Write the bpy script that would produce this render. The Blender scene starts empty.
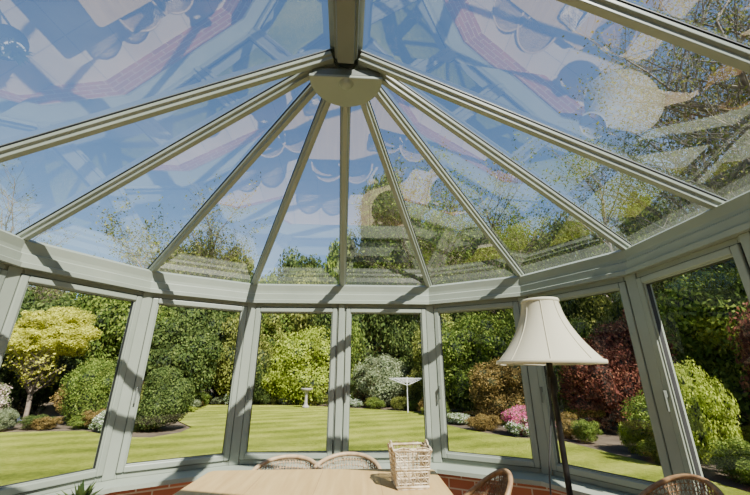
import bpy, math, random
import numpy as np
from mathutils import Vector, Matrix
R=random.Random(7)
sc=bpy.context.scene
# ---------------- materials ----------------
def nt(m):
    m.use_nodes=True
    n=m.node_tree.nodes; l=m.node_tree.links; n.clear()
    o=n.new('ShaderNodeOutputMaterial'); return n,l,o
def ramp(n,stops):
    r=n.new('ShaderNodeValToRGB'); e=r.color_ramp.elements
    while len(e)<len(stops): e.new(0.5)
    for k,(p,c) in enumerate(stops): e[k].position=p; e[k].color=(*c,1)
    return r
def mat_noise(name,c1,c2,scale=5,rough=.5,bump=0,bscale=None,coord='Object',metal=0,detail=4):
    m=bpy.data.materials.new(name); n,l,o=nt(m)
    b=n.new('ShaderNodeBsdfPrincipled'); b.inputs['Roughness'].default_value=rough; b.inputs['Metallic'].default_value=metal
    t=n.new('ShaderNodeTexCoord'); x=n.new('ShaderNodeTexNoise'); x.inputs['Scale'].default_value=scale; x.inputs['Detail'].default_value=detail
    l.new(t.outputs[coord],x.inputs['Vector'])
    r=ramp(n,[(.35,c1),(.65,c2)]); l.new(x.outputs['Fac'],r.inputs[0]); l.new(r.outputs[0],b.inputs['Base Color'])
    if bump:
        y=n.new('ShaderNodeTexNoise'); y.inputs['Scale'].default_value=bscale or scale*4; l.new(t.outputs[coord],y.inputs['Vector'])
        bp=n.new('ShaderNodeBump'); bp.inputs['Strength'].default_value=bump; l.new(y.outputs['Fac'],bp.inputs['Height']); l.new(bp.outputs[0],b.inputs['Normal'])
    l.new(b.outputs[0],o.inputs[0]); return m
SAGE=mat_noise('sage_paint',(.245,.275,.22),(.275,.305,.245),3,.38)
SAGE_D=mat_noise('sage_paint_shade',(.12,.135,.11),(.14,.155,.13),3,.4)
RUBBER=mat_noise('rubber_gasket',(.012,.012,.012),(.02,.02,.02),9,.6)
BLACK=mat_noise('black_metal',(.015,.014,.013),(.03,.028,.026),20,.35,metal=.6)
CORD=mat_noise('cord_dark',(.03,.03,.03),(.05,.05,.05),20,.6)
def brick_mat(name,coord,scale=1.0):
    m=bpy.data.materials.new(name); n,l,o=nt(m)
    b=n.new('ShaderNodeBsdfPrincipled'); b.inputs['Roughness'].default_value=.85
    t=n.new('ShaderNodeTexCoord'); k=n.new('ShaderNodeTexBrick')
    k.inputs['Scale'].default_value=scale; k.inputs['Color1'].default_value=(.42,.14,.07,1); k.inputs['Color2'].default_value=(.30,.095,.05,1)
    k.inputs['Mortar'].default_value=(.50,.42,.33,1); k.inputs['Brick Width'].default_value=.225; k.inputs['Row Height'].default_value=.075
    k.inputs['Mortar Size'].default_value=.006
    l.new(t.outputs[coord],k.inputs['Vector']); l.new(k.outputs['Color'],b.inputs['Base Color'])
    bp=n.new('ShaderNodeBump'); bp.inputs['Strength'].default_value=.4; bp.inputs['Distance'].default_value=.01
    inv=n.new('ShaderNodeMath'); inv.operation='SUBTRACT'; inv.inputs[0].default_value=1; l.new(k.outputs['Fac'],inv.inputs[1])
    l.new(inv.outputs[0],bp.inputs['Height']); l.new(bp.outputs[0],b.inputs['Normal'])
    l.new(b.outputs[0],o.inputs[0]); return m
BRICK=brick_mat('red_brick','UV')
def glass_mat(name,tint,base,amp,pw):
    m=bpy.data.materials.new(name); n,l,o=nt(m)
    tr=n.new('ShaderNodeBsdfTransparent'); tr.inputs[0].default_value=(*tint,1)
    g=n.new('ShaderNodeBsdfGlossy'); g.inputs['Roughness'].default_value=0.0; g.inputs[0].default_value=(1,.98,.92,1)
    lw=n.new('ShaderNodeLayerWeight'); lw.inputs['Blend'].default_value=.5
    p=n.new('ShaderNodeMath'); p.operation='POWER'; p.inputs[1].default_value=pw; l.new(lw.outputs['Facing'],p.inputs[0])
    a=n.new('ShaderNodeMath'); a.operation='MULTIPLY_ADD'; a.inputs[1].default_value=amp; a.inputs[2].default_value=base; a.use_clamp=True
    l.new(p.outputs[0],a.inputs[0])
    mx=n.new('ShaderNodeMixShader'); l.new(a.outputs[0],mx.inputs[0]); l.new(tr.outputs[0],mx.inputs[1]); l.new(g.outputs[0],mx.inputs[2])
    l.new(mx.outputs[0],o.inputs[0]); return m
GROOF=glass_mat('solar_roof_glass',(.93,.96,.98),.19,.6,4)
GWIN=glass_mat('window_glass',(.97,.98,.97),.02,.6,5)
def tile_mat():
    m=bpy.data.materials.new('floor_tiles'); n,l,o=nt(m)
    b=n.new('ShaderNodeBsdfPrincipled'); b.inputs['Roughness'].default_value=.35
    t=n.new('ShaderNodeTexCoord'); k=n.new('ShaderNodeTexBrick'); k.offset=0
    k.inputs['Scale'].default_value=1; k.inputs['Color1'].default_value=(.56,.47,.35,1); k.inputs['Color2'].default_value=(.48,.40,.29,1)
    k.inputs['Mortar'].default_value=(.30,.25,.2,1); k.inputs['Brick Width'].default_value=.4; k.inputs['Row Height'].default_value=.4; k.inputs['Mortar Size'].default_value=.006
    l.new(t.outputs['Object'],k.inputs['Vector']); l.new(k.outputs['Color'],b.inputs['Base Color']); l.new(b.outputs[0],o.inputs[0]); return m
TILE=tile_mat()
def wood_mat(name,c1,c2):
    m=bpy.data.materials.new(name); n,l,o=nt(m)
    b=n.new('ShaderNodeBsdfPrincipled'); b.inputs['Roughness'].default_value=.45
    t=n.new('ShaderNodeTexCoord'); mp=n.new('ShaderNodeMapping'); mp.inputs['Scale'].default_value=(14,1.2,14)
    x=n.new('ShaderNodeTexNoise'); x.inputs['Scale'].default_value=2; x.inputs['Detail'].default_value=8; x.inputs['Distortion'].default_value=.6
    l.new(t.outputs['Object'],mp.inputs[0]); l.new(mp.outputs[0],x.inputs['Vector'])
    r=ramp(n,[(.3,c1),(.7,c2)]); l.new(x.outputs['Fac'],r.inputs[0]); l.new(r.outputs[0],b.inputs['Base Color']); l.new(b.outputs[0],o.inputs[0]); return m
OAK=wood_mat('oak_table',(.46,.30,.115),(.58,.40,.17))
OAKJ=mat_noise('oak_joint',(.28,.17,.08),(.33,.2,.1),9,.6)
RATTAN=mat_noise('rattan',(.20,.11,.05),(.34,.21,.10),30,.5)
RATTAN_L=mat_noise('rattan_pale',(.34,.23,.12),(.48,.34,.20),30,.5)
WHITEWASH=mat_noise('whitewashed_wicker',(.38,.28,.15),(.72,.62,.45),25,.6)
SOIL=mat_noise('soil',(.05,.035,.02),(.10,.075,.045),3,.95,.6,8)
STONE=mat_noise('stone',(.20,.19,.17),(.32,.30,.26),8,.85,.3,30)
PAVE=mat_noise('paving',(.36,.33,.28),(.46,.43,.37),2,.85,.2,20)
BARK=mat_noise('bark',(.10,.075,.05),(.20,.16,.12),10,.9,.5,30)
BIRCHBARK=mat_noise('birch_bark',(.12,.09,.065),(.30,.26,.21),6,.8,.3,30)
WHITE=mat_noise('white_plastic',(.70,.70,.70),(.78,.78,.78),5,.4)
def grass_mat():
    m=bpy.data.materials.new('lawn_grass'); n,l,o=nt(m)
    b=n.new('ShaderNodeBsdfPrincipled'); b.inputs['Roughness'].default_value=.95; b.inputs['Specular IOR Level'].default_value=.1
    t=n.new('ShaderNodeTexCoord')
    x=n.new('ShaderNodeTexNoise'); x.inputs['Scale'].default_value=.7; x.inputs['Detail'].default_value=9; x.inputs['Roughness'].default_value=.6
    y=n.new('ShaderNodeTexNoise'); y.inputs['Scale'].default_value=9; y.inputs['Detail'].default_value=10; y.inputs['Roughness'].default_value=.85
    w=n.new('ShaderNodeTexWave'); w.inputs['Scale'].default_value=.33; w.inputs['Distortion'].default_value=1.2; w.inputs['Detail'].default_value=4
    mp=n.new('ShaderNodeMapping'); mp.inputs['Rotation'].default_value=(0,0,1.15)
    l.new(t.outputs['Object'],x.inputs['Vector']); l.new(t.outputs['Object'],y.inputs['Vector']); l.new(t.outputs['Object'],mp.inputs[0]); l.new(mp.outputs[0],w.inputs['Vector'])
    a=n.new('ShaderNodeMath'); a.operation='MULTIPLY_ADD'; a.inputs[1].default_value=.45; l.new(x.outputs['Fac'],a.inputs[0])
    y2=n.new('ShaderNodeMath'); y2.operation='MULTIPLY_ADD'; y2.inputs[1].default_value=.50; l.new(y.outputs['Fac'],y2.inputs[0])
    w2=n.new('ShaderNodeMath'); w2.operation='MULTIPLY'; w2.inputs[1].default_value=.085; l.new(w.outputs['Fac'],w2.inputs[0])
    l.new(w2.outputs[0],y2.inputs[2]); l.new(y2.outputs[0],a.inputs[2])
    r=ramp(n,[(.38,(.08,.105,.012)),(.50,(.18,.215,.026)),(.62,(.31,.33,.06))]); l.new(a.outputs[0],r.inputs[0]); l.new(r.outputs[0],b.inputs['Base Color'])
    bp=n.new('ShaderNodeBump'); bp.inputs['Strength'].default_value=.9; bp.inputs['Distance'].default_value=.08; l.new(y.outputs['Fac'],bp.inputs['Height']); l.new(bp.outputs[0],b.inputs['Normal'])
    l.new(b.outputs[0],o.inputs[0]); return m
GRASS=grass_mat()
def leaf_mat(name,cols,trans=.35):
    m=bpy.data.materials.new(name); n,l,o=nt(m)
    g=n.new('ShaderNodeNewGeometry'); r=ramp(n,cols); r.color_ramp.interpolation='LINEAR'
    l.new(g.outputs['Random Per Island'],r.inputs[0])
    t=n.new('ShaderNodeTexCoord'); x=n.new('ShaderNodeTexNoise'); x.inputs['Scale'].default_value=2.6; x.inputs['Detail'].default_value=4; l.new(t.outputs['Object'],x.inputs['Vector'])
    hs=n.new('ShaderNodeHueSaturation'); mr=n.new('ShaderNodeMapRange'); mr.inputs[1].default_value=.3; mr.inputs[2].default_value=.7; mr.inputs[3].default_value=.6; mr.inputs[4].default_value=1.45
    hs.inputs['Saturation'].default_value=1.0
    l.new(x.outputs['Fac'],mr.inputs[0]); l.new(mr.outputs[0],hs.inputs['Value']); l.new(r.outputs[0],hs.inputs['Color'])
    b=n.new('ShaderNodeBsdfPrincipled'); b.inputs['Roughness'].default_value=.8; b.inputs['Specular IOR Level'].default_value=.12; l.new(hs.outputs[0],b.inputs['Base Color'])
    tr=n.new('ShaderNodeBsdfTranslucent'); l.new(hs.outputs[0],tr.inputs[0])
    mx=n.new('ShaderNodeMixShader'); mx.inputs[0].default_value=trans; l.new(b.outputs[0],mx.inputs[1]); l.new(tr.outputs[0],mx.inputs[2]); l.new(mx.outputs[0],o.inputs[0]); return m
def L(name,a,b,c=None): 
    return leaf_mat(name,[(0,a),(.6,b),(1,c or b)])
LF_GREEN=L('leaf_green',(.05,.09,.014),(.13,.19,.028),(.26,.31,.06))
LF_DARK=L('leaf_dark',(.028,.052,.014),(.075,.11,.025),(.15,.19,.05))
LF_YEL=L('leaf_golden',(.34,.36,.03),(.56,.55,.07),(.72,.70,.16))
LF_LIME=L('leaf_lime',(.17,.23,.02),(.31,.38,.04),(.45,.50,.10))
LF_GREY=L('leaf_greygreen',(.12,.16,.08),(.23,.27,.14),(.36,.39,.24))
LF_RED=L('leaf_maroon',(.09,.03,.022),(.20,.065,.045),(.33,.15,.08))
LF_ORANGE=L('leaf_bronze',(.12,.09,.025),(.22,.15,.045),(.33,.23,.08))
LF_OLIVE=L('leaf_olive',(.08,.10,.02),(.18,.205,.04),(.32,.32,.08))
LF_PINK=leaf_mat('blossom_pink',[(0,(.06,.14,.03)),(.35,(.10,.2,.04)),(.42,(.70,.05,.26)),(1,(.85,.16,.42))],.2)
LF_PALEPINK=leaf_mat('blossom_pale',[(0,(.10,.16,.05)),(.55,(.22,.25,.1)),(.62,(.70,.45,.42)),(1,(.80,.66,.60))],.2)
LF_WHITE=leaf_mat('blossom_white',[(0,(.08,.15,.04)),(.7,(.14,.22,.06)),(.76,(.8,.8,.7)),(1,(.9,.9,.85))],.2)
LF_BLUE=leaf_mat('blossom_blue',[(0,(.08,.15,.04)),(.65,(.12,.2,.06)),(.7,(.25,.3,.6)),(1,(.4,.42,.75))],.2)
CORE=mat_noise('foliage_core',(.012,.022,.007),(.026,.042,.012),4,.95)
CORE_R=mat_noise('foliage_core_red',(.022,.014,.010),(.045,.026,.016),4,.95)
# ---------------- helpers ----------------
def link(o,parent=None):
    sc.collection.objects.link(o)
    if parent: o.parent=parent
    return o
def empty(name,loc=(0,0,0),rz=0):
    e=bpy.data.objects.new(name,None); e.location=loc; e.rotation_euler=(0,0,rz); e.empty_display_size=.1; return link(e)
def mobj(name,v,f,mat,parent=None,smooth=False,bevel=0,uv=None):
    me=bpy.data.meshes.new(name); me.from_pydata([tuple(p) for p in v],[],f)
    if uv:
        ul=me.uv_layers.new(name='UVMap')
        for p,fu in zip(me.polygons,uv):
            for li,c in zip(p.loop_indices,fu): ul.data[li].uv=c
    me.validate(); me.update()
    if smooth:
        for p in me.polygons: p.use_smooth=True
    if mat: me.materials.append(mat)
    o=bpy.data.objects.new(name,me); link(o,parent)
    if bevel:
        b=o.modifiers.new('bev','BEVEL'); b.width=bevel; b.segments=2; b.limit_method='ANGLE'
    return o
def fixn(o):
    import bmesh
    bm=bmesh.new(); bm.from_mesh(o.data); bmesh.ops.recalc_face_normals(bm,faces=bm.faces); bm.to_mesh(o.data); bm.free(); return o
BF=[(0,3,2,1),(4,5,6,7),(0,1,5,4),(1,2,6,5),(2,3,7,6),(3,0,4,7)]
def boxes(name,bl,mat,parent=None,bevel=.004):
    v=[];f=[]
    for (x0,x1,y0,y1,z0,z1) in bl:
        k=len(v); v+=[(x0,y0,z0),(x1,y0,z0),(x1,y1,z0),(x0,y1,z0),(x0,y0,z1),(x1,y0,z1),(x1,y1,z1),(x0,y1,z1)]
        f+=[tuple(k+i for i in q) for q in BF]
    return mobj(name,v,f,mat,parent,bevel=bevel)
def bar(name,P0,P1,prof,mat,parent=None,bevel=0.003):
    P0=Vector(P0);P1=Vector(P1); d=(P1-P0).normalized(); s=d.cross(Vector((0,0,1))).normalized(); u=s.cross(d)
    v=[P+s*a+u*b for P in (P0,P1) for a,b in prof]; n=len(prof)
    f=[(i,(i+1)%n,n+(i+1)%n,n+i) for i in range(n)]+[tuple(range(n))[::-1],tuple(range(n,2*n))]
    return fixn(mobj(name,v,f,mat,parent,bevel=bevel))
def tube(name,pts,r,mat,parent=None,cyc=False,res=3):
    cu=bpy.data.curves.new(name,'CURVE'); cu.dimensions='3D'; cu.bevel_depth=r; cu.bevel_resolution=res
    s=cu.splines.new('POLY'); s.points.add(len(pts)-1)
    for p,q in zip(s.points,pts): p.co=(*q,1)
    s.use_cyclic_u=cyc; cu.materials.append(mat)
    o=bpy.data.objects.new(name,cu); return link(o,parent)
def lathe(name,prof,mat,parent=None,n=32,loc=(0,0,0),smooth=True,mod=None,solid=0):
    v=[];f=[]
    for j,(r,z) in enumerate(prof):
        for i in range(n):
            a=2*math.pi*i/n; rr=r*(mod(a,j) if mod else 1); v.append((loc[0]+rr*math.cos(a),loc[1]+rr*math.sin(a),loc[2]+z))
    for j in range(len(prof)-1):
        for i in range(n): f.append((j*n+i,j*n+(i+1)%n,(j+1)*n+(i+1)%n,(j+1)*n+i))
    o=mobj(name,v,f,mat,parent,smooth)
    if solid: s=o.modifiers.new('s','SOLIDIFY'); s.thickness=solid
    return o
# ---------------- conservatory ring ----------------
CH=1.28
GZ=-.10
s=.895; s2=.70; yaw=2.8
def dirv(a): a=math.radians(a); return Vector((math.cos(a),math.sin(a),0))
V3=Vector((-.335,3.58,0)); V2=V3-dirv(yaw)*s; V4=V3+dirv(yaw)*s
V1=V2-dirv(yaw+30)*s; V0=V1-dirv(yaw+60)*s; V5=V4+dirv(yaw-30)*s; V6=V5+dirv(yaw-60)*s
NS=6
Ls=[V0-dirv(yaw+90)*s2*i for i in range(NS,0,-1)]; Rs=[V6+dirv(yaw-90)*s2*i for i in range(1,NS+1)]
wst=[.80+.68*(i-1) for i in range(1,NS+1)]
ring=[V0-dirv(yaw+90)*q for q in wst[::-1]]+[V0,V1,V2,V3,V4,V5,V6]+[V6+dirv(yaw-90)*q for q in wst]
def ring_sweep(name,pts,prof,mat,parent=None,uv=True):
    n=len(pts); m=len(prof); nor=[]
    segn=[Vector((-(pts[i+1]-pts[i]).normalized().y,(pts[i+1]-pts[i]).normalized().x,0)) for i in range(n-1)]
    acc=[0]
    for i in range(n-1): acc.append(acc[-1]+(pts[i+1]-pts[i]).length)
    v=[]
    for i in range(n):
        a=segn[max(i-1,0)]; b=segn[min(i,n-2)]; mn=(a+b).normalized(); mn=mn/max(mn.dot(a),.3)
        for off,z in prof: v.append(pts[i]+mn*off+Vector((0,0,z)))
    f=[];uvs=[]
    pl=[0]
    for k in range(m): 
        p=prof[k];q=prof[(k+1)%m]; pl.append(pl[-1]+math.hypot(p[0]-q[0],p[1]-q[1]))
    for i in range(n-1):
        for k in range(m):
            k2=(k+1)%m
            f.append((i*m+k,i*m+k2,(i+1)*m+k2,(i+1)*m+k)); uvs.append([(acc[i],pl[k]),(acc[i],pl[k+1]),(acc[i+1],pl[k+1]),(acc[i+1],pl[k])])
    f.append(tuple(range(m))); uvs.append([(0,0)]*m); f.append(tuple(range((n-1)*m,n*m))[::-1]); uvs.append([(0,0)]*m)
    return fixn(mobj(name,v,f,mat,parent,uv=uvs))
ring_sweep('wall_dwarf_brick',ring,[(-.03,.0),(-.03,.5),(.26,.5),(.26,GZ+.005),(.1,GZ+.005),(.1,0)],BRICK)
sill=ring_sweep('trim_window_sill',ring,[(-.17,.505),(-.17,.535),(-.02,.55),(.09,.55),(.30,.52),(.30,.50),(-.15,.50)],SAGE)
ring_sweep('trim_eaves_beam',ring,[(-.055,1.955),(-.055,1.985),(-.03,1.995),(-.03,2.05),(-.012,2.06),(-.012,2.085),(-.02,2.14),(.02,2.165),(.16,2.13),(.16,1.955)],SAGE)
ring_sweep('gutter',ring,[(.165,2.05),(.165,2.10),(.175,2.10),(.18,2.06),(.24,2.06),(.25,2.10),(.26,2.10),(.255,2.04),(.18,2.04)],SAGE_D)
ZB,ZT=.55,1.957
wi=0
for i in range(len(ring)-1):
    A,B=ring[i],ring[i+1]; wi+=1; Lw=(B-A).length
    ang=math.atan2(B.y-A.y,B.x-A.x)
    w=empty('window_%d'%wi,(A.x,A.y,0),ang)
    e=.006
    def fr(x0,x1,z0,z1,t,y0,y1): return [(x0,x0+t,y0,y1,z0,z1),(x1-t,x1,y0,y1,z0,z1),(x0+t,x1-t,y0,y1,z0,z0+t),(x0+t,x1-t,y0,y1,z1-t,z1)]
    boxes('outer_frame',fr(e,Lw-e,ZB,ZT,.05,0,.07),SAGE,w)
    boxes('sash',fr(.046,Lw-.046,ZB+.04,ZT-.04,.044,-.018,.055),SAGE,w,.007)
    boxes('glazing_bead',fr(.087,Lw-.087,ZB+.081,ZT-.081,.012,-.004,.04),SAGE,w,.003)
    boxes('gasket',fr(.097,Lw-.097,ZB+.091,ZT-.091,.004,.004,.03),RUBBER,w,0)
    boxes('sash_seal',fr(.0415,Lw-.0415,ZB+.0355,ZT-.0355,.0045,-.004,.01),RUBBER,w,0)
    mobj('pane',[(.09,.02,ZB+.085),(Lw-.09,.02,ZB+.085),(Lw-.09,.02,ZT-.085),(.09,.02,ZT-.085)],[(0,1,2,3)],GWIN,w)
    boxes('handle',[(.062,.074,-.035,-.018,1.15,1.19),(.062,.074,-.045,-.033,1.07,1.19)],SAGE_D,w,.002)
for i in range(1,len(ring)-1):
    a=(ring[i]-ring[i-1]).normalized(); b=(ring[i+1]-ring[i]).normalized(); t=(a+b).normalized()
    ang=math.atan2(t.y,t.x); wd=.028 if a.dot(b)>.99 else .04
    o=boxes('trim_%d'%i,[(-wd,wd,-.022,.09,ZB,ZT)],SAGE,None,.006); o.location=ring[i]; o.rotation_euler=(0,0,ang)
# ---------------- roof ----------------
ZE=2.135; ZR=CH+1.815
apex=Vector((-.175,1.633,ZR)); rd=Vector((.078,-1,0)).normalized()
ridgepts=[apex+rd*s2*i for i in range(0,NS)]
def E(p,off=-.0): return Vector((p.x,p.y,ZE))
roof_pairs=[(apex,E(p)) for p in (Ls[-1],V0,V1,V2,V3,V4,V5,V6,Rs[0])]
for k in range(1,NS):
    roof_pairs.append((ridgepts[k],E(Rs[k]))); roof_pairs.append((ridgepts[k],E(Ls[-1-k])))
roof=empty('roof_structure')
prof=[(-.016,0),(.016,0),(.018,.022),(.030,.028),(.032,.05),(-.032,.05),(-.030,.028),(-.018,.022)]
capp=[(-.032,.060),(.032,.060),(.026,.072),(.01,.080),(-.01,.080),(-.026,.072)]
for k,(a,b) in enumerate(roof_pairs):
    d=(b-a).normalized(); b2=b+d*.05
    bar('rafter_%d'%(k+1),a+d*.08,b2,prof,SAGE,roof)
    bar('rafter_gasket_%d'%(k+1),a+d*.08,b2,[(-.036,.0505),(.036,.0505),(.036,.0565),(-.036,.0565)],RUBBER,roof,0)
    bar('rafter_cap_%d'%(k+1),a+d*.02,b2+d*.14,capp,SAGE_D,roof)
order=[(ridgepts[k],E(Ls[-1-k])) for k in range(NS-1,-1,-1)]+[(apex,E(p)) for p in (V0,V1,V2,V3,V4,V5,V6)]+[(ridgepts[k],E(Rs[k])) for k in range(NS)]
gl=empty('roof_glazing')
for k in range(len(order)-1):
    (a,b),(c,d)=order[k],order[k+1]; up=Vector((0,0,.062))
    b=b+(b-a).normalized()*.12; d=d+(d-c).normalized()*.12
    if (a-c).length<1e-4: mobj('roof_pane_%d'%(k+1),[a+up,b+up,d+up],[(0,1,2)],GROOF,gl)
    else: mobj('roof_pane_%d'%(k+1),[a+up,b+up,d+up,c+up],[(0,1,2,3)],GROOF,gl)
rend=apex+rd*s2*(NS-1)
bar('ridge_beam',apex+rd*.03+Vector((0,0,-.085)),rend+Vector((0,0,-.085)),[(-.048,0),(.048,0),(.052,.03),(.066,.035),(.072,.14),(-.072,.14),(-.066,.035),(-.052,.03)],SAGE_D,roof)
bar('ridge_cap',apex-rd*.05+Vector((0,0,.09)),rend+Vector((0,0,.09)),[(-.10,-.04),(.10,-.04),(.05,.03),(0,.06),(-.05,.03)],SAGE,roof)
bc=apex+Vector((.0,.035,-.145))
def halfdisc(name,r,z0,z1,mat,back=.0,bev=.006):
    n=36; pts=[(r*math.cos(math.pi*i/n),r*math.sin(math.pi*i/n)*1.04) for i in range(n+1)]; pts=[(r,-back)]+pts+[(-r,-back)]
    m=len(pts); v=[(x,y,z0) for x,y in pts]+[(x,y,z1) for x,y in pts]
    f=[tuple(range(m))[::-1],tuple(range(m,2*m))]+[(i,(i+1)%m,m+(i+1)%m,m+i) for i in range(m)]
    o=mobj(name,v,f,mat,roof,bevel=bev); o.location=bc; o.rotation_euler=(0,0,math.radians(4)); return o
halfdisc('boss_plate',.220,0,.022,SAGE,back=.02)
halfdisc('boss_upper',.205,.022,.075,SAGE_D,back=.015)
b=lathe('boss_button',[(0.001,-.024),(.026,-.022),(.036,-.012),(.045,.0)],SAGE,roof,24); b.location=bc+Vector((0,.03,0))
# ---------------- floor / house ----------------
fl=ring; m=len(fl)
mobj('floor',[Vector((p.x,p.y,0)) for p in fl]+[Vector((p.x,p.y,-.09)) for p in fl],[tuple(range(m))[::-1],tuple(range(m,2*m))]+[(i,(i+1)%m,m+(i+1)%m,m+i) for i in range(m)],TILE)
yb=min(ring[0].y,ring[-1].y)-.02
def brick_boxes(name,bl,parent=None):
    v=[];f=[];uv=[]
    for (x0,x1,y0,y1,z0,z1) in bl:
        k=len(v); c=[(x0,y0,z0),(x1,y0,z0),(x1,y1,z0),(x0,y1,z0),(x0,y0,z1),(x1,y0,z1),(x1,y1,z1),(x0,y1,z1)]; v+=c
        for q in BF:
            f.append(tuple(k+i for i in q))
            ax=[c[i] for i in q]; dx=max(a[0] for a in ax)-min(a[0] for a in ax); dy=max(a[1] for a in ax)-min(a[1] for a in ax)
            uv.append([((a[0] if dx>1e-6 else a[1]),(a[2] if (dx<1e-6 or dy<1e-6) else a[1])) for a in ax])
    return mobj(name,v,f,BRICK,parent,uv=uv)
X0,X1=ring[0].x-3,ring[-1].x+3
brick_boxes('wall_house',[(X0,-1.2,yb-.3,yb,GZ+.005,3.5),(.8,X1,yb-.3,yb,GZ+.005,3.5),(-1.2,.8,yb-.3,yb,2.1,3.5)])
dr=empty('door_1',(-1.2,yb-.12,0))
for k in range(2):
    x=k*1.0
    boxes('leaf_frame_%d'%k,[(x+.01,x+.10,0,.06,.01,2.09),(x+.90,x+.99,0,.06,.01,2.09),(x+.10,x+.90,0,.06,.01,.15),(x+.10,x+.90,0,.06,1.98,2.09)],WHITE,dr)
    mobj('door_pane_%d'%k,[(x+.1,.03,.15),(x+.9,.03,.15),(x+.9,.03,1.98),(x+.1,.03,1.98)],[(0,1,2,3)],GWIN,dr)
CREAM=mat_noise('cream_plaster',(.55,.48,.36),(.6,.53,.41),3,.8)
mobj('wall_inner_room',[(-1.6,yb-2.5,0),(1.2,yb-2.5,0),(1.2,yb-2.5,2.4),(-1.6,yb-2.5,2.4)],[(0,1,2,3)],CREAM)
# ---------------- table ----------------
tb=empty('dining_table',(-.285,1.74,0),math.radians(2))
def rounded(w,d,r,bow=.03,n=8):
    P=[]
    for cx,cy,a0 in((w-r,d-r,0),(-w+r,d-r,90),(-w+r,-d+r,180),(w-r,-d+r,270)):
        for i in range(n+1):
            a=math.radians(a0+90*i/n); P.append((cx+r*math.cos(a),cy+r*math.sin(a)))
        if a0==0: 
            for t in np.linspace(.1,.9,7): x=(w-r)*(1-2*t); P.append((x,d+bow*math.sin(math.pi*t)))
        if a0==180:
            for t in np.linspace(.1,.9,7): x=-(w-r)*(1-2*t); P.append((x,-d-bow*math.sin(math.pi*t)))
    return P
P=rounded(.665,.71,.05,.012); m=len(P)
mobj('table_top',[(x,y,.715) for x,y in P]+[(x,y,.75) for x,y in P],[tuple(range(m))[::-1],tuple(range(m,2*m))]+[(i,(i+1)%m,m+(i+1)%m,m+i) for i in range(m)],OAK,tb,bevel=.006)
boxes('plank_joints',[(x-.001,x+.001,-.70,.70,.7497,.7503) for x in (-.33,0,.33)],OAKJ,tb,0)
boxes('apron',[(-.56,.56,.58,.60,.63,.715),(-.56,.56,-.60,-.58,.63,.715),(-.58,-.56,-.6,.6,.63,.715),(.56,.58,-.6,.6,.63,.715)],OAK,tb)
boxes('legs',[(sx*.56-.04,sx*.56+.04,sy*.58-.04,sy*.58+.04,0,.715) for sx in(-1,1) for sy in (-1,1)],OAK,tb,.008)
# ---------------- wicker chairs ----------------
def chair(loc,rz,mat=RATTAN,top=.79,w=.24,matw=None,pw=1.0):
    c=empty('wicker_chair',loc,rz)
    n=44; v=[];f=[]; rows=12
    def pt(t,j):
        a=math.radians(-20+220*t); fall=math.sin(math.pi*t)**pw
        z0=.40; zt=.58+(top-.58)*fall
        q=j/rows; r=w*(1+.10*q); 
        return (r*math.cos(a)*1.0, r*.95*math.sin(a)+.05*q*math.sin(a), z0+(zt-z0)*q)
    for j in range(rows+1):
        for i in range(n+1): v.append(pt(i/n,j))
    W=n+1
    for j in range(rows):
        for i in range(n):
            a,b2,c2,d=j*W+i,j*W+i+1,(j+1)*W+i+1,(j+1)*W+i
            if (i+j)%2: f+=[(a,b2,c2),(a,c2,d)]
            else: f+=[(a,b2,d),(b2,c2,d)]
    o=mobj('woven_back',v,f,matw or mat,c,True); wf=o.modifiers.new('w','WIREFRAME'); wf.thickness=.009; wf.use_even_offset=False
    tube('rim',[pt(i/n,rows) for i in range(n+1)],.013,mat,c)
    tube('lower_rail',[pt(i/n,0) for i in range(n+1)],.012,mat,c)
    lathe('seat',[(.001,.40),(w*.9,.40),(w,.41),(w*1.0,.435),(w*.9,.45),(.001,.455)],matw or mat,c,28)
    k=w/.235
    for sx in(-1,1):
        tube('front_leg',[(sx*.19*k,-.16*k,0),(sx*.19*k,-.15*k,.2),(sx*.2*k,-.10*k,.42),pt(.0 if sx>0 else 1.0,rows)],.014,mat,c)
        tube('back_leg',[(sx*.17*k,.20*k,0),(sx*.16*k,.17*k,.25),(sx*.15*k,.16*k,.42)],.014,mat,c)
    tube('stretcher',[(.19*k,-.155*k,.15),(.165*k,.185*k,.15),(-.165*k,.185*k,.15),(-.19*k,-.155*k,.15)],.009,mat,c,cyc=True)
    return c
chair((-.545,2.47,0),math.radians(6),RATTAN_L,.765,.205,pw=.55)
chair((-.185,2.50,0),math.radians(-4),RATTAN_L,.775,.205,pw=.55)
chair((.48,2.17,0),math.radians(-84),RATTAN,.795,.170,pw=1.6)
chair((1.45,2.08,0),math.radians(-70),RATTAN,.775,.19,pw=1.5)
chair((-.3,.62,0),math.radians(178),RATTAN,.80,.235,pw=.6)
# ---------------- basket ----------------
bk=empty('wicker_basket',(.178,2.12,.752),math.radians(8)); bk.scale=(.86,.86,.90)
def bside(k):
    v=[];f=[];nx,nz=8,7
    for j in range(nz+1):
        q=j/nz; h=.088+.018*q
        if j==nz: h+=.006
        for i in range(nx+1):
            x=(2*i/nx-1)*h; v.append((x,h,.19*q+ (0.016*abs(math.sin(i/nx*math.pi*2)) if j==nz else 0)))
    W=nx+1
    for j in range(nz):
        for i in range(nx):
            a,b2,c2,d=j*W+i,j*W+i+1,(j+1)*W+i+1,(j+1)*W+i
            f+=[(a,b2,c2),(a,c2,d)] if (i+j)%2 else [(a,b2,d),(b2,c2,d)]
    o=mobj('side_%d'%k,v,f,WHITEWASH,bk); o.rotation_euler=(0,0,k*math.pi/2)
    w=o.modifiers.new('w','WIREFRAME'); w.thickness=.010; w.use_even_offset=False
for k in range(4): bside(k)
boxes('base',[(-.085,.085,-.085,.085,0,.012)],WHITEWASH,bk)
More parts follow.
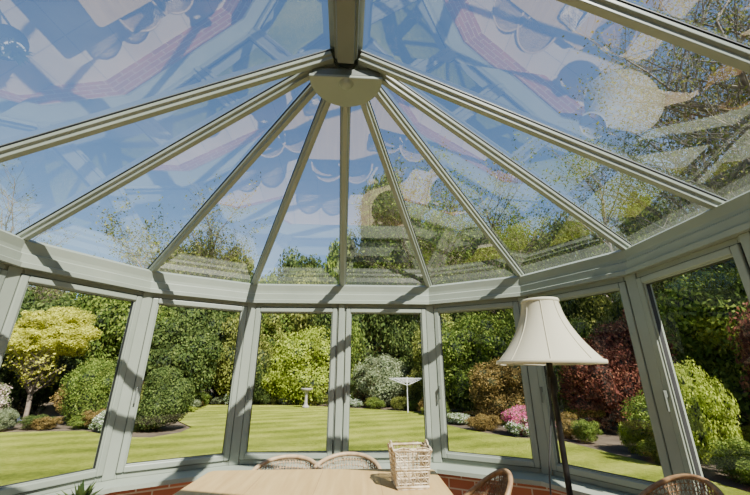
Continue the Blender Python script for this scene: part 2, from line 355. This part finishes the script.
for z,h,r in((.01,.090,.007),(.095,.099,.005),(.19,.108,.008)):
    tube('hoop',[(h,h,z),(-h,h,z),(-h,-h,z),(h,-h,z)],r,WHITEWASH,bk,cyc=True)
for sx in(-1,1): tube('handle',[(sx*.112,.04*math.cos(a),.19+.035*math.sin(a)) for a in np.linspace(0,math.pi,10)],.005,WHITEWASH,bk)
# ---------------- floor lamp ----------------
def shade_mat():
    m=bpy.data.materials.new('cream_shade_fabric'); n,l,o=nt(m)
    d=n.new('ShaderNodeBsdfDiffuse'); d.inputs[0].default_value=(.64,.61,.47,1)
    t=n.new('ShaderNodeBsdfTranslucent'); t.inputs[0].default_value=(.74,.67,.44,1)
    x=n.new('ShaderNodeMixShader'); x.inputs[0].default_value=.30; l.new(d.outputs[0],x.inputs[1]); l.new(t.outputs[0],x.inputs[2]); l.new(x.outputs[0],o.inputs[0]); return m
SHADE=shade_mat()
lx,ly=1.05,2.25
lp=empty('floor_lamp',(lx,ly,0))
N=96
pr=[]
for k in range(21):
    q=k/20; z=1.352+.370*q; r=.108+ (.298-.108)*((1-q)**1.75); pr.append((r,z))
lathe('lamp_shade',pr,SHADE,lp,N,mod=lambda a,j:1+.022*(abs(math.cos(4*a))-.6)*(1-j/22),solid=.002)
lathe('shade_trim_lower',[(.301,1.343),(.304,1.349),(.301,1.364),(.295,1.364)],SHADE,lp,64)
lathe('shade_trim_top',[(.110,1.712),(.114,1.718),(.110,1.732),(.103,1.732),(.103,1.715)],SHADE,lp,64)
for k in range(8):
    a=k*math.pi/4+math.pi/8
    tube('shade_rib',[((r+.002)*.99*math.cos(a),(r+.002)*.99*math.sin(a),z) for r,z in pr],.003,SHADE,lp)
lathe('pole',[(.001,0),(.17,0),(.175,.015),(.16,.028),(.06,.045),(.03,.07),(.019,.12),(.016,.55),(.026,.575),(.016,.60),(.016,1.18),(.028,1.21),(.028,1.27),(.018,1.30),(.018,1.42),(.001,1.42)],BLACK,lp,24)
lathe('bulb',[(.016,1.42),(.035,1.46),(.038,1.50),(.025,1.535),(.001,1.545)],WHITE,lp,20)
for k in range(3):
    a=k*2.094; tube('spider',[(0,0,1.60),(.107*math.cos(a),.107*math.sin(a),1.715)],.003,BLACK,lp)
tube('spider_stem',[(.018,0,1.36),(.05,0,1.48),(.018,0,1.585),(0,0,1.60)],.003,BLACK,lp)
tube('cord',[(-.02-.085*math.sin(t*3.14)*(1-t*.2)+.015*math.sin(9*t),-.02,1.27-1.2*t) for t in np.linspace(0,1,40)],.004,CORD,lp)
tube('pull_cord',[(-.03,-.02,1.31),(-.035,-.02,1.2),(-.03,-.02,1.0)],.002,CORD,lp)
# ---------------- small plant on stand ----------------
ps=empty('potted_plant',(-1.62,2.30,0))
for k in range(3):
    a=k*2.094+.4; tube('stand_leg',[(.16*math.cos(a),.16*math.sin(a),0),(.10*math.cos(a),.10*math.sin(a),.50)],.01,BLACK,ps)
lathe('stand_top',[(.001,.49),(.15,.49),(.15,.51),(.001,.51)],BLACK,ps)
lathe('pot',[(.001,.512),(.05,.512),(.07,.61),(.078,.61),(.078,.63),(.065,.63),(.06,.60),(.001,.60)],WHITE,ps)
v=[];f=[]
for k in range(60):
    a=R.uniform(0,6.28); el=R.uniform(.3,1.4); ln=R.uniform(.10,.16); w=.014
    d=Vector((math.cos(a)*math.cos(el),math.sin(a)*math.cos(el),math.sin(el))); sd=d.cross(Vector((0,0,1))).normalized()*w
    p0=Vector((0,0,.60)); kk=len(v); v+=[p0,p0+d*ln*.5+sd,p0+d*ln+Vector((0,0,-.02)),p0+d*ln*.5-sd]; f.append((kk,kk+1,kk+2,kk+3))
mobj('leaves',v,f,LF_DARK,ps)
# ---------------- garden ----------------
def flat(name,pts,z,mat): return mobj(name,[(x,y,z) for x,y in pts],[tuple(range(len(pts)))],mat)
flat('ground_soil',[(-60,-40),(60,-40),(60,60),(-60,60)],GZ-.03,SOIL)
flat('lawn',[(-14,-6),(6,-6),(4.8,3),(4.6,6.9),(4.2,8.9),(3.3,9.4),(2.5,10.6),(2.1,11.8),(1.7,15.6),(0,16.8),(-3.7,19.0),(-8.8,19.2),(-7.4,14),(-5.2,11.2),(-5.0,10.2),(-5.3,9.4),(-6.2,9.5),(-7.7,10.5),(-9.7,10.2),(-12,9.5),(-14,7)][::-1],GZ,GRASS)
ring_sweep('patio_path',ring,[(.262,GZ+.001),(.262,GZ+.02),(.62,GZ+.02),(.62,GZ+.001)],PAVE)
def quads(P,Nn,size,rg):
    n=len(P); rv=rg.normal(size=(n,3)); Nn=Nn+rg.normal(size=(n,3))*.55; Nn/=np.linalg.norm(Nn,axis=1)[:,None]
    u=np.cross(Nn,rv); u/=np.linalg.norm(u,axis=1)[:,None]; w=np.cross(Nn,u)
    sz=(size*rg.uniform(.6,1.3,n))[:,None]
    V=np.stack([P-u*sz,P+w*sz*.55,P+u*sz,P-w*sz*.55],1).reshape(-1,3)
    F=np.arange(n*4).reshape(n,4); return V,F
def np_mesh(name,V,F,extra=None):
    me=bpy.data.meshes.new(name); nv=len(V)
    Vt=V; mi=np.zeros(len(F),int); T=[F.reshape(-1)]; cnt=[np.full(len(F),F.shape[1])]
    if extra:
        V2_,F2_=extra; T.append((F2_+nv).reshape(-1)); cnt.append(np.full(len(F2_),F2_.shape[1])); Vt=np.concatenate([V,V2_]); mi=np.concatenate([mi,np.ones(len(F2_),int)])
    loops=np.concatenate(T); c=np.concatenate(cnt); st=np.concatenate([[0],np.cumsum(c)[:-1]])
    me.vertices.add(len(Vt)); me.vertices.foreach_set('co',Vt.astype(np.float32).ravel())
    me.loops.add(len(loops)); me.loops.foreach_set('vertex_index',loops.astype(np.int32))
    me.polygons.add(len(c)); me.polygons.foreach_set('loop_start',st.astype(np.int32))
    me.update(calc_edges=True)
    me.polygons.foreach_set('material_index',mi.astype(np.int32)); me.validate(); me.update(); return me
import bmesh
def ico(sub):
    bm=bmesh.new(); bmesh.ops.create_icosphere(bm,subdivisions=sub,radius=1); V=np.array([v.co[:] for v in bm.verts]); F=np.array([[v.index for v in f.verts] for f in bm.faces]); bm.free(); return V,F
IV,IF=ico(2)
def blob(name,n,size,nl,seed,core=.8,lr=(.36,.52),fuzz=(.80,1.12),mid=.62):
    rg=np.random.default_rng(seed); d=rg.normal(size=(nl,3)); d/=np.linalg.norm(d,axis=1)[:,None]
    rad=rg.uniform(lr[0],lr[1],nl); C=d*(1-rad)[:,None]*rg.uniform(.7,1.08,nl)[:,None]
    C[0]=0; rad[0]=mid
    pr_=rad**2/np.sum(rad**2)
    k=rg.choice(nl,n*2,p=pr_); dd=rg.normal(size=(n*2,3)); dd/=np.linalg.norm(dd,axis=1)[:,None]
    P=C[k]+dd*(rad[k]*rg.uniform(fuzz[0],fuzz[1],n*2))[:,None]
    keep=np.ones(len(P),bool)
    for j in range(nl):
        keep&= ~((np.linalg.norm(P-C[j],axis=1)<rad[j]*.78)&(k!=j))
    P=P[keep][:n]; dd=dd[keep][:n]
    V,F=quads(P,dd,size,rg)
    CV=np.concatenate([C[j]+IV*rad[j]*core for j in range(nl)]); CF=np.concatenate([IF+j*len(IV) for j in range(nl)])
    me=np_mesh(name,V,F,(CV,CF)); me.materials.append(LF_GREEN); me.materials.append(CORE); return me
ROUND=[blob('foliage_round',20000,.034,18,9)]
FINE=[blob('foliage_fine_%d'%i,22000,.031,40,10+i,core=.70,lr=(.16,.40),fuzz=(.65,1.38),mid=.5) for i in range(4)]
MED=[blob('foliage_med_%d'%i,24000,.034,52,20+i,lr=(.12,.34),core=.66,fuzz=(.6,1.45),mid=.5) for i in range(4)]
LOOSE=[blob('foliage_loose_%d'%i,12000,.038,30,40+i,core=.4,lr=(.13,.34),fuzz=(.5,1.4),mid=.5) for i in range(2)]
def plant(name,x,y,r,h,mat,kind=FINE,z0=None,core=CORE,ry=None):
    me=R.choice(kind); o=bpy.data.objects.new(name,me); link(o)
    z0=GZ-.03 if z0 is None else z0
    o.location=(x,y,z0+h/2*.96); o.scale=(r*1.06,(ry or r)*1.06,h/2); o.rotation_euler=(0,0,R.uniform(0,6.28) if ry is None else 0)
    o.material_slots[0].link='OBJECT'; o.material_slots[0].material=mat
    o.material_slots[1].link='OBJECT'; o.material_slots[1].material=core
    return o
def tree(name,x,y,h,seed,leaf,bark,spread=.5,nleaf=5000,lsize=.06,trunk=.16,levels=4,fz=.012,scl=1):
    rg=random.Random(seed); e=empty(name,(x,y,GZ-.03)); V=[];F=[]; tips=[]
    def seg(p,q,r0,r1):
        d=(q-p).normalized(); a=d.orthogonal().normalized(); b=d.cross(a); k=len(V); n=5
        for P_,r in((p,r0),(q,r1)):
            for i in range(n): t=2*math.pi*i/n; V.append(P_+a*math.cos(t)*r+b*math.sin(t)*r)
        for i in range(n): F.append((k+i,k+(i+1)%n,k+n+(i+1)%n,k+n+i))
    def grow(p,d,ln,r,lv):
        n=4 if lv<levels else 3
        for i in range(n):
            d=(d+Vector((rg.uniform(-.18,.18),rg.uniform(-.18,.18),rg.uniform(-.05,.12)))).normalized()
            q=p+d*ln/n; r1=r*(1-.5*(i+1)/n) if lv else r*(1-.2*(i+1)/n); seg(p,q,r*(1-.5*i/n) if lv else r*(1-.2*i/n),r1); 
            if lv>=levels-1: tips.append((p,q))
            if lv<levels:
                nb=rg.choice([1,2,2]) if lv else (0 if i==0 else 3)
                for _ in range(nb):
                    a=rg.uniform(0,6.28); sd=Vector((math.cos(a),math.sin(a),rg.uniform(.1,.7)))
                    nd=(d*(1-spread)+sd*spread*1.3).normalized(); grow(q,nd,ln*rg.uniform(.5,.72),r1*.55,lv+1)
            p=q
    grow(Vector((0,0,0)),Vector((0,0,1)),h*.55,trunk,0)
    grow(Vector((0,0,h*.55)),Vector((rg.uniform(-.1,.1),rg.uniform(-.1,.1),1)),h*.42,trunk*.6,1)
    mobj('trunk_and_branches',V,F,bark,e,True)
    T=np.array([[*(a),*(b)] for a,b in tips]); r2=np.random.default_rng(seed); k=r2.integers(0,len(T),nleaf); t=r2.uniform(0,1,(nleaf,1))
    P=T[k,:3]*(1-t)+T[k,3:]*t+r2.normal(size=(nleaf,3))*h*fz
    Vq,Fq=quads(P,r2.normal(size=(nleaf,3))+1e-3,lsize,r2)
    me=np_mesh('leaves',Vq,Fq); me.materials.append(leaf); link(bpy.data.objects.new('leaves',me),e); return e
for i in range(19):
    x=-30+i*2.6; plant('hedge_shrub',x+R.uniform(-.4,.4),22.5+R.uniform(-.5,1.2),2.4,R.uniform(6.8,8.0) if x<-13 else R.uniform(6.8,8.6),R.choice([LF_DARK,LF_DARK,LF_GREEN,LF_OLIVE]),MED)
for i in range(9):
    y=-3+i*2.7; plant('hedge_shrub',12+R.uniform(-.5,.5),y,2.1,R.uniform(5.6,6.8),R.choice([LF_DARK,LF_GREEN,LF_OLIVE,LF_DARK]),MED)
for i in range(10):
    y=-3+i*2.7; plant('hedge_shrub',-20+R.uniform(-.6,.6),y,2.4,R.uniform(5.8,7.0),R.choice([LF_DARK,LF_GREEN]),MED)
for (x,y,r,h,mt,kd) in [(-12.6,24,2.7,11.2,LF_DARK,MED),(-9.5,24.5,2.4,10.4,LF_OLIVE,MED),(-5.4,25,2.6,10.8,LF_DARK,MED),(-2.0,24,2.2,12.0,LF_GREEN,MED),
        (.5,23,1.6,17.0,LF_DARK,MED),(2.8,24,2.2,14.0,LF_GREEN,MED),(5.0,24,2.2,13.4,LF_OLIVE,MED),(7.4,25,2.4,13.4,LF_DARK,MED),(10.2,24,2.6,12.8,LF_GREEN,MED),(13,21,2.6,12.0,LF_DARK,MED),(15.5,18,2.4,11.5,LF_GREEN,MED),(17.5,15,2.6,12.0,LF_OLIVE,MED)]:
    plant('garden_tree',x,y,r,h,mt,kd)
tree('ash_tree',-11.0,22,10.5,31,LF_OLIVE,BARK,.5,14000,.075)
tree('ash_tree',2.6,21.5,12.5,32,LF_GREEN,BARK,.5,18000,.075)
tree('ash_tree',7.8,21.5,12.0,33,LF_GREEN,BARK,.5,16000,.075)
tree('birch_tree',12.8,18,12.0,5,LF_GREEN,BIRCHBARK,.5,12000,.065)
tree('birch_tree',12.6,12.2,13.5,6,LF_GREEN,BIRCHBARK,.5,14000,.055)
tree('birch_tree',10.3,6.8,11.5,8,LF_OLIVE,BIRCHBARK,.5,12000,.045)
tree('birch_tree',15.0,8.5,14.0,9,LF_OLIVE,BIRCHBARK,.5,12000,.06)
tree('bare_tree',-19,17,9.0,11,LF_OLIVE,BARK,.5,4500,.05)
GCORE=mat_noise('golden_core',(.07,.08,.015),(.13,.13,.02),4,.9)
def gtree(x,y):
    e=tree('golden_acer_tree',x,y,2.9,21,LF_YEL,BARK,.55,2500,.045,.08,levels=3)
    for (dx,dy,dz,r,h) in((-.55,.2,2.7,.95,1.3),(.55,0,2.65,.95,1.2),(.05,.1,3.2,1.0,1.3),(.0,-.4,2.5,.9,1.0)):
        o=plant('crown',x,y,r,h,LF_YEL,MED,core=GCORE); o.parent=e; o.location=(dx,dy,dz)
gtree(-11.6,13)
P_=plant
P_('pale_shrub',-11.6,11.3,.65,1.35,LF_PALEPINK,LOOSE); P_('pale_shrub',-13.2,12,.9,1.8,LF_GREY)
P_('conifer_shrub',-8.9,12.0,.75,1.95,LF_GREEN,FINE); P_('shrub',-9.9,13.2,.9,1.6,LF_ORANGE,LOOSE); P_('shrub',-14,15.0,1.8,5.2,LF_DARK,MED); P_('shrub',-16.5,14.0,1.8,5.4,LF_RED,MED,core=CORE_R)
P_('shrub',-9,16.5,1.9,4.2,LF_DARK,MED); P_('shrub',-12.5,18,2.2,6.0,LF_GREEN,MED); P_('shrub',-10,20,2.2,6.6,LF_DARK,MED); P_('shrub',-6.8,20.3,1.9,5.4,LF_OLIVE,FINE); P_('shrub',-8.3,14.6,.9,1.6,LF_RED,LOOSE)
P_('topiary_ball',-5.85,10.7,.74,1.72,LF_DARK,ROUND); P_('shrub',-7.0,12.1,.8,1.3,LF_OLIVE)
P_('golden_shrub',-3.6,20.0,1.8,4.0,LF_LIME,FINE); P_('golden_shrub',-5.0,20.3,1.3,3.2,LF_LIME,MED); P_('shrub',-6.0,20,1.0,2.8,LF_DARK,FINE); P_('shrub',-1.6,20.2,1.2,5.0,LF_GREEN,MED)
P_('grey_shrub',.3,18.6,1.3,2.5,LF_GREY,FINE); P_('shrub',-.8,19.3,.8,1.6,LF_DARK); P_('shrub',1.5,20.8,1.5,5.4,LF_DARK,MED); P_('shrub',2.1,17.6,.8,1.7,LF_OLIVE)
P_('shrub',3.9,15.0,1.7,3.9,LF_GREEN,FINE); P_('shrub',3.0,17.5,1.3,4.4,LF_OLIVE,FINE); P_('bronze_shrub',4.05,12.2,1.0,2.0,LF_ORANGE,FINE); P_('shrub',6,15.5,1.6,4.6,LF_GREEN,MED)
P_('azalea_bush',3.75,9.95,.45,.70,LF_PINK,FINE); P_('azalea_bush',4.3,10.2,.35,.5,LF_PINK,FINE)
P_('red_maple_shrub',6.1,10.2,1.0,2.4,LF_RED,FINE,core=CORE_R); P_('red_photinia',8.2,11.8,1.3,3.6,LF_RED,MED,core=CORE_R); P_('shrub',6.6,13.0,1.2,3.6,LF_GREEN,FINE)
P_('bright_fern_shrub',5.2,6.25,.42,1.8,LF_LIME,LOOSE); P_('shrub',5.6,7.4,.7,1.2,LF_GREEN,FINE); P_('red_maple_shrub',7.3,6.2,.9,3.0,LF_RED,MED,core=CORE_R); P_('shrub',8.9,8.9,1.6,4.4,LF_GREEN,MED)
P_('shrub',5.7,4.9,.6,1.0,LF_ORANGE); P_('red_maple_shrub',6.9,4.2,.9,2.0,LF_RED,FINE,core=CORE_R); P_('shrub',9,4.5,1.8,4.6,LF_OLIVE,MED)
edge=[(-12,9.9),(-9.9,10.6),(-7.9,10.9),(-6.4,9.9),(-7.6,14.4),(-8.9,19.5),(-3.6,19.4),(0,17.1),(1.9,15.8),(2.4,11.9),(2.8,10.8),(3.5,9.8),(4.4,9.3),(4.8,7.2),(5.0,4)]
ms=[LF_GREEN,LF_OLIVE,LF_WHITE,LF_GREEN,LF_GREY,LF_ORANGE,LF_LIME,LF_DARK]
for (a,b_) in zip(edge[:-1],edge[1:]):
    d=math.dist(a,b_); n=max(1,int(d/.6))
    for i in range(n):
        t=(i+R.random()*.6)/n; P_('border_plant',a[0]+(b_[0]-a[0])*t+R.uniform(0,.3),a[1]+(b_[1]-a[1])*t+R.uniform(.0,.4),R.uniform(.28,.46),R.uniform(.3,.75),R.choice(ms),LOOSE)
for x,y in((-11,10.7),(-10.2,10.8)): P_('bluebell_patch',x,y,.35,.4,LF_BLUE,LOOSE)
bb=empty('bird_bath',(-3.15,17.6,GZ)); bb.scale=(.8,.8,1)
lathe('pedestal',[(.001,0),(.20,0),(.20,.06),(.12,.10),(.08,.2),(.07,.5),(.10,.62),(.12,.66),(.28,.72),(.34,.80),(.33,.82),(.29,.80),(.2,.75),(.001,.74)],STONE,bb)
rdx=empty('rotary_clothes_dryer',(1.30,15.4,GZ))
tube('post',[(0,0,0),(0,0,1.32)],.016,WHITE,rdx)
for k in range(4):
    a=k*math.pi/2+.5; c,s_=math.cos(a),math.sin(a)
    tube('arm',[(0,0,1.0),(.85*c,.85*s_,1.27)],.009,WHITE,rdx)
for q in (.45,.6,.75,.9,1.0):
    tube('line',[(.85*q*math.cos(k*math.pi/2+.5),.85*q*math.sin(k*math.pi/2+.5),1.0+.27*q) for k in range(4)],.005,WHITE,rdx,cyc=True)
# ---------------- sky & sun ----------------
w=bpy.data.worlds.new('World'); sc.world=w; w.use_nodes=True; n=w.node_tree.nodes; l=w.node_tree.links; n.clear()
o=n.new('ShaderNodeOutputWorld'); bg=n.new('ShaderNodeBackground'); sk=n.new('ShaderNodeTexSky'); sk.sky_type='NISHITA'; sk.sun_disc=False
sd=Vector((.42,-.62,.80)).normalized()
sk.sun_elevation=math.asin(sd.z); sk.sun_rotation=math.atan2(sd.x,sd.y); sk.air_density=1.1; sk.dust_density=.4; sk.ozone_density=2.0
tc=n.new('ShaderNodeTexCoord'); mp=n.new('ShaderNodeMapping'); mp.inputs['Scale'].default_value=(1,1.6,3); nz=n.new('ShaderNodeTexNoise'); nz.inputs['Scale'].default_value=1.2; nz.inputs['Detail'].default_value=6
l.new(tc.outputs['Generated'],mp.inputs[0]); l.new(mp.outputs[0],nz.inputs['Vector'])
mr=n.new('ShaderNodeMapRange'); mr.inputs[1].default_value=.55; mr.inputs[2].default_value=.8; mr.inputs[4].default_value=.2; l.new(nz.outputs['Fac'],mr.inputs[0])
hs=n.new('ShaderNodeHueSaturation'); hs.inputs['Saturation'].default_value=1.08; l.new(sk.outputs[0],hs.inputs['Color'])
mx=n.new('ShaderNodeMix'); mx.data_type='RGBA'; l.new(mr.outputs[0],mx.inputs[0]); l.new(hs.outputs[0],mx.inputs[6]); mx.inputs[7].default_value=(6,6.6,7.4,1)
l.new(mx.outputs[2],bg.inputs[0]); bg.inputs[1].default_value=.20; l.new(bg.outputs[0],o.inputs[0])
sl=bpy.data.lights.new('sun','SUN'); sl.energy=17; sl.angle=.009; sl.color=(1,.96,.87); so=bpy.data.objects.new('sun',sl); link(so); so.rotation_euler=(-sd).to_track_quat('-Z','Y').to_euler(); so.location=(5,-8,12)
# ---------------- camera ----------------
cam=bpy.data.cameras.new('camera'); cam.sensor_width=36; cam.lens=36*355/750; cam.clip_start=.05; cam.clip_end=300
co=bpy.data.objects.new('camera',cam); link(co); co.location=(0,0,CH); co.rotation_euler=(math.radians(90+19.8),0,0); sc.camera=co
